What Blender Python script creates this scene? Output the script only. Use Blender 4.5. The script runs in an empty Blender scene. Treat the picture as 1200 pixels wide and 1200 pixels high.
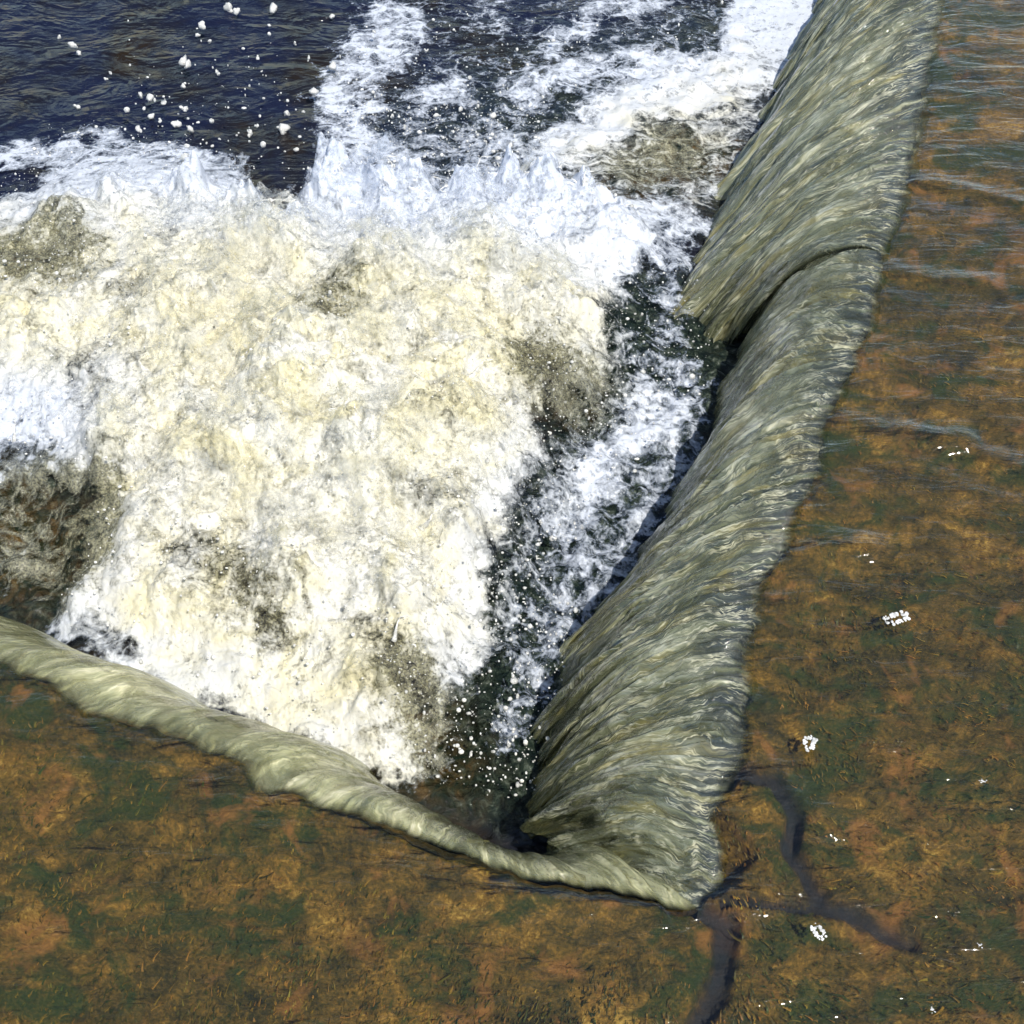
import bpy, math, random
import numpy as np
from mathutils import Vector

random.seed(7)
rng = np.random.default_rng(7)
S = bpy.context.scene
COL = S.collection

# ------------------------------------------------------------------ camera model
HCAM, PITCH, FOV = 2.0, math.radians(50), math.radians(42)
F = 600 / math.tan(FOV / 2)
POOL = -0.46                                   # level of the plunge pool below the upper water (z = 0)

def ground(px, py, z=0.0):
    """photo point -> the point of the horizontal plane z seen there"""
    px = np.asarray(px, float); py = np.asarray(py, float)
    x = (px - 600) / F; y = (600 - py) / F
    dy = math.cos(PITCH) + y * math.sin(PITCH); dz = -math.sin(PITCH) + y * math.cos(PITCH)
    t = (z - HCAM) / dz
    return np.stack([x * t, dy * t, np.full_like(x, z)], -1)

# ------------------------------------------------------------------ noise
_P = rng.permutation(256); _P = np.concatenate([_P, _P, _P])
_G = rng.normal(size=(256, 3)); _G /= np.linalg.norm(_G, axis=1)[:, None]

def perlin(x, y, z=0.0):
    x, y, z = np.broadcast_arrays(np.asarray(x, float), np.asarray(y, float), np.asarray(z, float))
    xi = np.floor(x).astype(int); yi = np.floor(y).astype(int); zi = np.floor(z).astype(int)
    xf = x - xi; yf = y - yi; zf = z - zi
    fx = xf * xf * xf * (xf * (xf * 6 - 15) + 10); fy = yf * yf * yf * (yf * (yf * 6 - 15) + 10)
    fz = zf * zf * zf * (zf * (zf * 6 - 15) + 10)
    def g(a, b, c):
        h = _P[_P[_P[(xi + a) & 255] + ((yi + b) & 255)] + ((zi + c) & 255)]
        v = _G[h]
        return v[..., 0] * (xf - a) + v[..., 1] * (yf - b) + v[..., 2] * (zf - c)
    def l(a, b, t): return a + (b - a) * t
    return l(l(l(g(0,0,0), g(1,0,0), fx), l(g(0,1,0), g(1,1,0), fx), fy),
             l(l(g(0,0,1), g(1,0,1), fx), l(g(0,1,1), g(1,1,1), fx), fy), fz)

def fbm(x, y, z=0.0, o=4, gain=.5):
    s = 0; a = 1.0; f = 1.0
    for k in range(o):
        s = s + a * perlin(x * f + 17.3 * k, y * f - 9.1 * k, np.asarray(z) * f + 3.7 * k); a *= gain; f *= 2.03
    return s

def sstep(a, b, x):
    t = np.clip((x - a) / (b - a), 0, 1); return t * t * (3 - 2 * t)

# ------------------------------------------------------------------ mesh helpers
def mesh_obj(name, verts, faces, mat=None, parent=None, smooth=True, attrs=None, cols=None, uv=None):
    me = bpy.data.meshes.new(name)
    verts = np.ascontiguousarray(verts, dtype=np.float32).reshape(-1, 3)
    if isinstance(faces, np.ndarray):
        n, k = faces.shape
        me.vertices.add(len(verts)); me.vertices.foreach_set('co', verts.ravel())
        me.loops.add(n * k); me.loops.foreach_set('vertex_index', faces.astype(np.int32).ravel())
        me.polygons.add(n); me.polygons.foreach_set('loop_start', np.arange(0, n * k, k, dtype=np.int32))
        me.update(calc_edges=True)
    else:
        me.from_pydata(verts.tolist(), [], faces)
    if smooth:
        me.polygons.foreach_set('use_smooth', np.ones(len(me.polygons), bool))
    for k, v in (attrs or {}).items():
        a = me.attributes.new(k, 'FLOAT', 'POINT'); a.data.foreach_set('value', np.asarray(v, np.float32).ravel())
    for k, v in (cols or {}).items():
        a = me.attributes.new(k, 'FLOAT_COLOR', 'POINT')
        v = np.asarray(v, np.float32).reshape(-1, 3)
        a.data.foreach_set('color', np.concatenate([v, np.ones((len(v), 1), np.float32)], 1).ravel())
    if uv is not None:
        l = me.uv_layers.new(name='UVMap')
        idx = np.empty(len(me.loops), np.int32); me.loops.foreach_get('vertex_index', idx)
        l.data.foreach_set('uv', np.asarray(uv, np.float32).reshape(-1, 2)[idx].ravel())
    if mat: me.materials.append(mat)
    me.update()
    o = bpy.data.objects.new(name, me); COL.objects.link(o)
    if parent: o.parent = parent
    return o

def grid_faces(nu, nv, keep=None):
    i, j = np.meshgrid(np.arange(nu - 1), np.arange(nv - 1), indexing='ij')
    a = (i * nv + j); f = np.stack([a, a + nv, a + nv + 1, a + 1], -1).reshape(-1, 4)
    if keep is not None:
        k = keep.reshape(-1); f = f[k[f].any(1)]
    return f

def compact(verts, faces, *arrs):
    used = np.unique(faces); m = np.full(len(verts), -1); m[used] = np.arange(len(used))
    return (verts[used], m[faces]) + tuple(a[used] for a in arrs)

def tag(o, label=None, cat=None, group=None, kind=None):
    if label: o['label'] = label
    if cat: o['category'] = cat
    if group: o['group'] = group
    if kind: o['kind'] = kind
    return o

def empty(name, loc):
    o = bpy.data.objects.new(name, None); o.location = loc; o.empty_display_size = .05
    COL.objects.link(o); return o

# ------------------------------------------------------------------ material helpers
class NT:
    def __init__(self, name):
        self.m = bpy.data.materials.new(name); self.m.use_nodes = True
        self.t = self.m.node_tree; self.t.nodes.clear()
        self.out = self.t.nodes.new('ShaderNodeOutputMaterial')
    def n(self, typ, **kw):
        nd = self.t.nodes.new(typ)
        for k, v in kw.items():
            if k.startswith('_'): setattr(nd, k[1:], v)
        for k, v in kw.items():
            if k.startswith('_'): continue
            key = k.replace('__', ' ')
            s = nd.inputs[int(key[1:])] if key[0] == 'i' and key[1:].isdigit() else nd.inputs[key]
            if isinstance(v, bpy.types.NodeSocket): self.t.links.new(v, s)
            else: s.default_value = v
        return nd
    def link(self, a, b): self.t.links.new(a, b)
    def obj(self): return self.n('ShaderNodeTexCoord').outputs['Object']
    def uv(self): return self.n('ShaderNodeTexCoord').outputs['UV']
    def attr(self, name): return self.n('ShaderNodeAttribute', _attribute_name=name)
    def mp(self, vec, scale, loc=(0, 0, 0), rot=(0, 0, 0)):
        return self.n('ShaderNodeMapping', Vector=vec, Scale=scale, Location=loc, Rotation=rot).outputs[0]
    def noise(self, vec, scale, detail=4, rough=.55, dist=0.0):
        return self.n('ShaderNodeTexNoise', Vector=vec, Scale=scale, Detail=float(detail), Roughness=rough, Distortion=dist).outputs['Fac']
    def ramp(self, fac, stops, interp='LINEAR'):
        r = self.n('ShaderNodeValToRGB', Fac=fac); e = r.color_ramp; e.interpolation = interp
        while len(e.elements) > 1: e.elements.remove(e.elements[0])
        for k, (p, c) in enumerate(stops):
            c = (c, c, c, 1) if not isinstance(c, tuple) else (*c, 1)
            el = e.elements[0] if k == 0 else e.elements.new(p)
            el.position = p; el.color = c
        return r.outputs[0]
    def math(self, op, a, b=0.0, c=0.0, clamp=False):
        nd = self.t.nodes.new('ShaderNodeMath'); nd.operation = op; nd.use_clamp = clamp
        for k, v in enumerate((a, b, c)):
            if isinstance(v, bpy.types.NodeSocket): self.link(v, nd.inputs[k])
            else: nd.inputs[k].default_value = v
        return nd.outputs[0]
    def mix(self, fac, a, b, blend='MIX'):
        nd = self.t.nodes.new('ShaderNodeMix'); nd.data_type = 'RGBA'; nd.blend_type = blend
        for s, v in ((nd.inputs[0], fac), (nd.inputs[6], a), (nd.inputs[7], b)):
            if isinstance(v, bpy.types.NodeSocket): self.link(v, s)
            else: s.default_value = v if not isinstance(v, tuple) else (*v, 1)
        return nd.outputs[2]
    def bump(self, h, strength=.5, dist=.01, normal=None):
        b = self.n('ShaderNodeBump', Height=h, Strength=strength, Distance=dist)
        if normal: self.link(normal, b.inputs['Normal'])
        return b.outputs[0]
    def done(self, sh): self.link(sh, self.out.inputs['Surface']); return self.m

def mat_upper_water():
    t = NT('clear_flowing_water'); o = t.obj()
    n1 = t.noise(t.mp(o, (1.0, 3.2, 1), rot=(0, 0, .25)), 9, 4, .55, .6)
    n2 = t.noise(t.mp(o, (1.0, 2.2, 1), rot=(0, 0, .2)), 45, 3, .5, .5)
    b = t.bump(n1, .46, .02); b = t.bump(n2, .14, .004, b)
    g = t.n('ShaderNodeBsdfGlossy', Color=(1, 1, 1, 1), Roughness=.04, Normal=b).outputs[0]
    tr = t.n('ShaderNodeBsdfRefraction', Color=(.93, .90, .80, 1), Roughness=0.0, IOR=1.08, Normal=b).outputs[0]
    tt = t.n('ShaderNodeBsdfTransparent', Color=(.95, .92, .82, 1)).outputs[0]
    fr = t.n('ShaderNodeFresnel', IOR=1.33, Normal=b).outputs[0]
    fr = t.math('MULTIPLY', fr, 2.2, clamp=True)
    m1 = t.n('ShaderNodeMixShader', Fac=.78); t.link(tr, m1.inputs[1]); t.link(tt, m1.inputs[2])
    m2 = t.n('ShaderNodeMixShader', Fac=fr); t.link(m1.outputs[0], m2.inputs[1]); t.link(g, m2.inputs[2])
    return t.done(m2.outputs[0])

def mat_bed():
    t = NT('algae_covered_stone'); o = t.obj(); side = t.attr('side').outputs['Fac']; crack = t.attr('crack').outputs['Fac']
    ov = t.mp(o, (1, 1.7, 1), rot=(0, 0, .15))
    st = t.n('ShaderNodeCombineXYZ', X=.9, Y=1.25, Z=1.0).outputs[0]
    wob = t.n('ShaderNodeTexNoise', Vector=o, Scale=16.0, Detail=3.0).outputs['Color']
    o = t.n('ShaderNodeVectorMath', _operation='MULTIPLY_ADD', i0=wob, i1=(.03, .03, 0), i2=o).outputs[0]
    ov = t.n('ShaderNodeVectorMath', _operation='MULTIPLY', i0=o, i1=st).outputs[0]
    big = t.noise(ov, 6, 3, .5, .8); med = t.noise(ov, 24, 5, .65, 1.0); fine = t.noise(ov, 170, 5, .72, .3)
    f = t.math('ADD', t.math('MULTIPLY', big, .35), t.math('ADD', t.math('MULTIPLY', med, .38), t.math('MULTIPLY', fine, .42)))
    f = t.math('SUBTRACT', f, .052)
    c = t.ramp(f, [(.37, (.010, .016, .005)), (.45, (.055, .052, .013)), (.53, (.155, .112, .026)), (.60, (.34, .205, .04)), (.69, (.78, .54, .14))])
    g = t.noise(t.mp(ov, (1, 1, 1), loc=(3, 7, 0)), 7, 4, .62, .8)
    gm = t.ramp(g, [(.50, 0.0), (.59, 1.0)])
    gm = t.math('MULTIPLY', gm, t.ramp(fine, [(.34, 1.0), (.68, .65)]))
    c = t.mix(t.math('MULTIPLY', gm, 1.0), c, t.mix(fine, (.008, .034, .012), (.06, .105, .024)))
    r = t.noise(t.mp(o, (1, 1, 1), loc=(-5, 2, 1)), 9, 4, .65, .5)
    c = t.mix(t.ramp(r, [(.57, 0.0), (.68, .7)]), c, t.mix(fine, (.22, .10, .02), (.66, .33, .11)))
    c = t.mix(t.attr('bare').outputs['Fac'], c, t.ramp(med, [(.4, (.03, .022, .004)), (.56, (.16, .10, .015)), (.66, (.42, .26, .05))]))
    c = t.mix(t.math('MULTIPLY', crack, .9), c, (.022, .030, .050))
    h = t.math('ADD', t.math('MULTIPLY', med, .5), t.math('MULTIPLY', fine, .5))
    p = t.n('ShaderNodeBsdfPrincipled', Base__Color=c, Roughness=.75, Normal=t.bump(h, .8, .02))
    return t.done(p.outputs[0])

def mat_algae():
    t = NT('filament_algae'); c = t.attr('tint').outputs['Color']
    p = t.n('ShaderNodeBsdfPrincipled', Base__Color=c, Roughness=.5)
    tr = t.n('ShaderNodeBsdfTranslucent', Color=c)
    m = t.n('ShaderNodeMixShader', Fac=.35); t.link(p.outputs[0], m.inputs[1]); t.link(tr.outputs[0], m.inputs[2])
    return t.done(m.outputs[0])

def mat_stone(name, dark=1.0, warm=1.0):
    t = NT(name); o = t.obj()
    a = t.noise(o, 9, 6, .65, .4); b = t.noise(o, 60, 5, .6)
    f = t.math('ADD', t.math('MULTIPLY', a, .6), t.math('MULTIPLY', b, .4))
    c = t.ramp(f, [(.35, (.010 * dark, .012 * dark, .008 * dark)), (.5, (.045 * dark * warm, .036 * dark, .018 * dark)), (.62, (.13 * dark * warm, .085 * dark, .03 * dark))])
    p = t.n('ShaderNodeBsdfPrincipled', Base__Color=c, Roughness=.28, Normal=t.bump(f, .8, .03))
    return t.done(p.outputs[0])

def mat_pool():
    t = NT('deep_peaty_water'); o = t.obj(); calm = t.attr('rough').outputs['Fac']
    ov = t.mp(o, (1.0, 1.6, 1), rot=(0, 0, -.3))
    n1 = t.noise(ov, 4, 3, .5, .9); n2 = t.noise(ov, 20, 4, .55, .8); n3 = t.noise(o, 26, 6, .66, 1.0)
    b = t.bump(n1, .6, .14); b = t.bump(n2, .45, .03, b)
    b = t.bump(n3, t.math('MULTIPLY', calm, 1.0), .03, b)
    c = t.ramp(t.noise(o, 2.6, 4, .6, .5), [(.44, (.008, .011, .030)), (.56, (.010, .010, .014)), (.66, (.018, .012, .006))])
    c = t.mix(t.math('MULTIPLY', calm, .9), c, t.ramp(t.noise(o, 34, 5, .65, .6), [(.4, (.006, .014, .013)), (.53, (.024, .038, .027)), (.63, (.10, .125, .095)), (.73, (.42, .44, .40))]))
    bt = t.attr('brown').outputs['Fac']
    c = t.mix(bt, c, t.ramp(t.noise(o, 16, 5, .6, .9), [(.38, (.010, .020, .009)), (.5, (.055, .042, .014)), (.6, (.13, .075, .022)), (.72, (.30, .24, .12))]))
    p = t.n('ShaderNodeBsdfPrincipled', Base__Color=c, Roughness=.05, IOR=1.33, Normal=b)
    return t.done(p.outputs[0])

def mat_foam():
    t = NT('white_water_foam'); o = t.obj(); d = t.attr('dens').outputs['Fac']; w = t.attr('warm').outputs['Fac']; ol = t.attr('olive').outputs['Fac']; veil = t.attr('veil').outputs['Fac']
    big = t.noise(o, 12, 5, .62, 1.4); med = t.noise(o, 46, 5, .66, 1.2); fine = t.noise(o, 200, 3, .6, .4)
    vor = t.n('ShaderNodeTexVoronoi', Vector=o, Scale=120.0, Randomness=1.0).outputs['Distance']
    n = t.math('ADD', t.math('MULTIPLY', big, .52), t.math('ADD', t.math('MULTIPLY', med, .40), t.math('MULTIPLY', fine, .07)))
    n = t.math('SUBTRACT', n, .5)
    n = t.math('ADD', n, t.math('MULTIPLY', t.math('SUBTRACT', .42, vor), .06))
    wl = t.n('ShaderNodeTexNoise', Vector=o, Scale=9.0, Detail=4.0).outputs['Color']
    cell = t.n('ShaderNodeTexVoronoi', _feature='DISTANCE_TO_EDGE', Vector=t.n('ShaderNodeVectorMath', _operation='MULTIPLY_ADD', i0=wl, i1=(.30, .30, 0), i2=t.mp(o, (1, 1.5, .01))).outputs[0], Scale=11.0).outputs['Distance']
    n = t.math('ADD', n, t.math('MULTIPLY', t.attr('flat').outputs['Fac'], t.ramp(cell, [(.0, .13), (.16, .02), (.4, -.03)])))      # lace of bubbles on quiet water
    a = t.math('ADD', d, t.math('MULTIPLY', n, t.math('ADD', 2.3, t.math('MULTIPLY', veil, .9))))
    alpha = t.ramp(a, [(.30, 0.0), (.50, .45), (.80, 1.0)])
    # where bubbles are few the peaty water shows through
    thin = t.ramp(t.math('ADD', a, t.math('MULTIPLY', ol, -.45)), [(.36, 1.0), (.56, .45), (.85, 0.0)])
    thin = t.math('MULTIPLY', thin, t.math('SUBTRACT', 1.0, veil))
    white = t.mix(w, (.80, .85, .94), (.87, .86, .79))  # bluish shade and sky tone painted into the white; cream is peat stain
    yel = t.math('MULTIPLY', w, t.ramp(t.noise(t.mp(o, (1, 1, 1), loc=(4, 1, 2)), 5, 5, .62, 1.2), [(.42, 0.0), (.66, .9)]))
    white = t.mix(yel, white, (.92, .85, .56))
    olive = t.ramp(fine, [(.38, (.09, .085, .03)), (.62, (.42, .40, .22))])
    c = t.mix(t.math('MULTIPLY', thin, .85), white, t.mix(w, t.mix(ol, (.18, .24, .34), olive), olive))
    h = t.math('ADD', t.math('MULTIPLY', med, .8), t.math('ADD', t.math('MULTIPLY', fine, .35), t.math('MULTIPLY', vor, -.2)))
    bn = t.bump(h, .28, .010)
    p = t.n('ShaderNodeBsdfPrincipled', Base__Color=c, Roughness=.10, IOR=1.33, Normal=bn)
    tl = t.n('ShaderNodeBsdfTranslucent', Color=c, Normal=bn)
    k = t.n('ShaderNodeMixShader', Fac=t.math('ADD', .25, t.math('MULTIPLY', veil, .25))); t.link(p.outputs[0], k.inputs[1]); t.link(tl.outputs[0], k.inputs[2])
    tp = t.n('ShaderNodeBsdfTransparent')
    m = t.n('ShaderNodeMixShader', Fac=t.math('MULTIPLY', alpha, t.math('SUBTRACT', 1.0, t.math('MULTIPLY', veil, .25)))); t.link(tp.outputs[0], m.inputs[1]); t.link(k.outputs[0], m.inputs[2])
    return t.done(m.outputs[0])

def mat_drop():
    t = NT('spray_drop'); o = t.obj()
    p = t.n('ShaderNodeBsdfPrincipled', Base__Color=(.86, .86, .82, 1), Roughness=.06, IOR=1.33)
    g = t.n('ShaderNodeBsdfTransparent', Color=(.97, .98, 1, 1))
    gl = t.n('ShaderNodeBsdfGlossy', Roughness=.03)
    fr = t.n('ShaderNodeFresnel', IOR=1.5)
    cl = t.n('ShaderNodeMixShader', Fac=fr.outputs[0]); t.link(g.outputs[0], cl.inputs[1]); t.link(gl.outputs[0], cl.inputs[2])
    fac = t.ramp(t.noise(o, 60, 3), [(.42, .45), (.58, .95)])
    m = t.n('ShaderNodeMixShader', Fac=fac); t.link(cl.outputs[0], m.inputs[1]); t.link(p.outputs[0], m.inputs[2])
    return t.done(m.outputs[0])

def mat_curtain(name, tan=0.0):
    t = NT(name); u = t.uv(); th = t.attr('ridge').outputs['Fac']; dn = t.attr('down').outputs['Fac']
    w = t.n('ShaderNodeTexNoise', Vector=t.mp(u, (7, 4, 1)), Scale=1.0, Detail=4.0)
    wv = t.n('ShaderNodeVectorMath', _operation='MULTIPLY_ADD', i0=w.outputs['Color'], i1=(.10, .0, 0), i2=u).outputs[0]
    a = t.noise(t.mp(wv, (34, 1.7, 1)), 1, 5, .60, .3); b = t.noise(t.mp(wv, (120, 3.8, 1), loc=(3, 5, 0)), 1, 4, .6, .3)
    k = t.noise(t.mp(wv, (22, 3.0, 1), loc=(9, 2, 4)), 1, 4, .6, .7)
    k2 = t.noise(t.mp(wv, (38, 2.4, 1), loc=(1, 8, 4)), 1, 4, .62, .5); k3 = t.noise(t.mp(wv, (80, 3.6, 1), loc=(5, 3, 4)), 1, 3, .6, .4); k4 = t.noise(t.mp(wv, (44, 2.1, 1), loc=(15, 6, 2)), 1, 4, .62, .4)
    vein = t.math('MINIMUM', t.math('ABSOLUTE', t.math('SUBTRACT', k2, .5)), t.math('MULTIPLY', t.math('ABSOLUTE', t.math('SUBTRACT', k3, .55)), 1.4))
    dark = t.math('ABSOLUTE', t.math('SUBTRACT', k4, .48))
    pa = t.noise(t.mp(u, (13, 6.0, 1), loc=(7, 1, 3)), 1, 5, .62, 1.2)             # smooth glassy patches between stringy ones
    pv = t.ramp(pa, [(.42, .12), (.58, 1.0)]); lo = t.noise(t.mp(u, (9, 1.4, 1), loc=(2, 5, 8)), 1, 3, .55, .6)
    f = t.math('ADD', t.math('MULTIPLY', a, .58), t.math('MULTIPLY', b, .42))
    f = t.math('ADD', f, t.math('MULTIPLY', t.math('SUBTRACT', th, .5), .14))
    f = t.math('ADD', .5, t.math('MULTIPLY', t.math('SUBTRACT', f, .5), t.ramp(pa, [(.40, (.30 if not tan else .45)), (.60, (1.25 if not tan else 1.0))])))
    f = t.math('ADD', f, t.math('MULTIPLY', t.math('SUBTRACT', lo, .5), .36))
    g = (1 + 1.9 * tan, 1 + 1.65 * tan, 1 + 1.35 * tan)
    st = [(.36, (.028, .034, .014)), (.44, (.105, .115, .058)), (.52, (.205, .22, .125)), (.60, (.36, .37, .235)), (.70, (.66, .66, .50))]
    c = t.ramp(f, [(p_, tuple(v_ * q_ for v_, q_ in zip(c_, g))) for p_, c_ in st])
    c = t.mix(t.math('MULTIPLY', t.ramp(lo, [(.4, 1.0), (.6, .3)]), t.ramp(dark, [(.0, (.75 if not tan else .3)), (.04, 0.0)])), c, (.025, .030, .016))
    c = t.mix(t.ramp(k, [(.52, 0.0), (.66, .65)]), c, t.mix(b, (.14, .12, .02), (.52, .44, .14)))
    thr = t.ramp(t.noise(t.mp(wv, (46, 1.1, 1), loc=(7, 7, 7)), 1, 4, .6, .2), [(.50, 0.0), (.60, 1.0)])
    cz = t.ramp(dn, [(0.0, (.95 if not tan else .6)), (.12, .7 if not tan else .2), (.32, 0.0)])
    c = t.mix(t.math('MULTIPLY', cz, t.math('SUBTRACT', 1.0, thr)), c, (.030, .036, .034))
    c = t.mix(t.math('MULTIPLY', pv, t.ramp(vein, [(.0, (.9 if not tan else .3)), (.024, 0.0)])), c, t.mix(k, (.62, .64, .54), (.78, .70, .36)))  # bright veins: caustic-like highlights painted into the sheet's colour
    hh = t.math('ADD', a, t.math('ADD', t.math('MULTIPLY', b, .7), t.math('MULTIPLY', vein, -1.0)))
    bn = t.bump(hh, t.ramp(dn, [(0.0, .10), (.3, (.50 if not tan else .30))]), .016)
    p = t.n('ShaderNodeBsdfPrincipled', Base__Color=c, Roughness=.12, IOR=1.33, Normal=bn)
    p.inputs['Coat Weight'].default_value = 1.0; p.inputs['Coat Roughness'].default_value = .03; p.inputs['Coat IOR'].default_value = 1.95
    t.link(t.bump(t.math('ADD', a, t.math('ADD', t.math('MULTIPLY', k2, .7), t.math('MULTIPLY', k3, .3))), (.75 if not tan else .45), .03), p.inputs['Coat Normal'])
    # at the crest the sheet is still clear, and whitens into threads as it falls
    e = t.math('ADD', t.math('MULTIPLY', dn, 9.0), t.math('ADD', .42, t.math('MULTIPLY', t.math('SUBTRACT', k, .5), .8)))
    e = t.math('SUBTRACT', e, t.math('MULTIPLY', t.attr('clear').outputs['Fac'], 1.9))
    al = t.ramp(e, [(.0, 0.0), (1.0, 1.0)], 'EASE')
    al = t.math('MULTIPLY', al, t.ramp(pa, [(.38, (.62 if not tan else .36)), (.56, (.94 if not tan else .66))]))
    fr = t.n('ShaderNodeFresnel', IOR=1.33, Normal=bn).outputs[0]
    tp = t.n('ShaderNodeBsdfTransparent', Color=(.90, .92, .84, 1)); gl = t.n('ShaderNodeBsdfGlossy', Roughness=.05, Normal=bn)
    bf = t.n('ShaderNodeNewGeometry').outputs['Backfacing']
    cl = t.n('ShaderNodeMixShader', Fac=t.math('MULTIPLY', fr, t.math('SUBTRACT', 1.0, bf))); t.link(tp.outputs[0], cl.inputs[1]); t.link(gl.outputs[0], cl.inputs[2])
    m = t.n('ShaderNodeMixShader', Fac=al); t.link(cl.outputs[0], m.inputs[1]); t.link(p.outputs[0], m.inputs[2])
    return t.done(m.outputs[0])

M = dict(water=mat_upper_water(), bed=mat_bed(), algae=mat_algae(), stone=mat_stone('wet_weir_stone', 1.2, 1.15),
         rock=mat_stone('dark_wet_rock', .5, .8), brown=mat_stone('brown_wet_rock', 1.5, 1.2), brownd=mat_stone('dark_brown_rock', .8, 1.2), pool=mat_pool(), foam=mat_foam(), drop=mat_drop(),
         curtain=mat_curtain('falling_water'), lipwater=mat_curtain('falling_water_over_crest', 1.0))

# ------------------------------------------------------------------ the lip of the weir (photo points on the upper level)
LIP = [(1230,-520),(1165,-260),(1128,-110),(1102,0),(1090,60),(1082,120),(1066,185),(1056,240),(1040,285),(1028,340),(1008,400),(985,450),(968,490),(955,550),
       (932,598),(912,650),(884,690),(878,750),(872,810),(868,870),(846,915),(836,950),(833,978),(845,1003),(836,1036),(818,1064),
       (770,1058),(700,1044),(640,1030),(580,1020),(520,992),(440,958),(380,940),(310,916),(290,884),(200,852),(105,828),(62,790),(0,772),(-120,722),(-400,600),(-800,430)]
FOOT = [(1120,-420),(1010,-150),(975,-20),(905,110),(868,170),(835,235),(800,300),(790,345),(815,395)]
def lip_resample(pts, n, jitter):
    w = ground([p[0] for p in pts], [p[1] for p in pts], 0.0)[:, :2]
    d = np.concatenate([[0], np.cumsum(np.linalg.norm(np.diff(w, axis=0), axis=1))])
    s = np.linspace(0, d[-1], n)
    q = np.stack([np.interp(s, d, w[:, 0]), np.interp(s, d, w[:, 1])], -1)
    for _ in range(4): q[1:-1] = (q[:-2] + 2 * q[1:-1] + q[2:]) / 4
    nx = np.gradient(q[:, 1]); ny = -np.gradient(q[:, 0]); L = np.hypot(nx, ny)
    j = jitter * fbm(s * 14, 3.3, 0, 4)
    q[:, 0] += nx / L * j; q[:, 1] += ny / L * j
    return q, s, d
NL = 1500
lip, lip_s, lip_d = lip_resample(LIP, NL, .022)
S_CORNER = lip_d[25]; S_WEDGE = lip_d[22]
# outward (upstream) targets
out_pts = np.interp(lip_s, [0, lip_d[19], S_CORNER, lip_d[30], lip_d[-1]], [0, 1, 2, 3, 4])
OX = np.interp(out_pts, [0, 1, 2, 3, 4], [7.0, 5.0, 2.2, -.8, -2.5]); OY = np.interp(out_pts, [0, 1, 2, 3, 4], [-1.5, -2.2, -5.0, -5.0, -5.0])

CRACKS = [[(846,925),(862,906),(905,914),(934,955),(930,1000),(950,1035),(966,1062),(1000,1070),(1040,1090),(1072,1106)],
          [(822,1066),(850,1080),(852,1115),(842,1160),(815,1200),(790,1260)],
          [(850,1056),(900,1058),(966,1064)]]
CR_W = [.016, .020, .010]
def seg_dist(P, line):
    d = np.full(len(P), 9.0); par = np.zeros(len(P))
    w = ground([p[0] for p in line], [p[1] for p in line], -.05)[:, :2]
    for k in range(len(w) - 1):
        a, b = w[k], w[k + 1]; ab = b - a
        t = np.clip(((P - a) @ ab) / (ab @ ab), 0, 1)
        d = np.minimum(d, np.linalg.norm(P - a - t[:, None] * ab, axis=1))
    return d

NR = 620
r = np.linspace(0, 1, NR) ** 1.9
BX = lip[:, None, 0] + OX[:, None] * r[None]; BY = lip[:, None, 1] + OY[:, None] * r[None]
RD = np.hypot(OX[:, None], OY[:, None]) * r[None]
side = sstep(S_CORNER - .1, S_CORNER + .25, lip_s)[:, None] * np.ones_like(BX)
P2 = np.stack([BX.ravel(), BY.ravel()], -1)
crack = np.zeros(len(P2)); near = (P2[:, 1] < 1.6) & (P2[:, 0] > -.5) & (P2[:, 0] < 1.8)
warp = .012 * np.stack([fbm(P2[:, 0] * 14, P2[:, 1] * 14, 1.5, 3), fbm(P2[:, 0] * 14, P2[:, 1] * 14, 7.5, 3)], -1)
for ln, cw in zip(CRACKS, CR_W):
    d = np.full(len(P2), 9.0); d[near] = seg_dist((P2 + warp)[near], ln)
    crack = np.maximum(crack, 1 - sstep(cw * .45, cw * 1.3, d))
bz = -.05 + .020 * fbm(BX * 5, BY * 5, .3, 4) + .010 * fbm(BX * 24, BY * 24, 2.2, 3)
bz += .02 * np.exp(-RD / .05)
wp = ground([836, 892, 822], [940, 1003, 1070], -.05)[:, :2]                    # a chipped wedge of bare stone behind the corner
cr = lambda p, q: (q[0] - p[0]) * (BY - p[1]) - (q[1] - p[1]) * (BX - p[0])
wdg = np.minimum(np.minimum(-cr(wp[0], wp[1]) / np.linalg.norm(wp[1] - wp[0]), -cr(wp[1], wp[2]) / np.linalg.norm(wp[2] - wp[1])), .03)
wdg = sstep(-.004, .012, wdg) * (np.hypot(BX - ground(856, 1003, -.05)[0], BY - ground(856, 1003, -.05)[1]) < .085)
bz -= .035 * wdg
bz = bz.ravel() - .03 * crack
bed = mesh_obj('riverbed', np.stack([BX.ravel(), BY.ravel(), bz], -1), grid_faces(NL, NR), M['bed'], attrs={'side': side.ravel(), 'crack': crack, 'bare': wdg.ravel()})
tag(bed, kind='structure')

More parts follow.
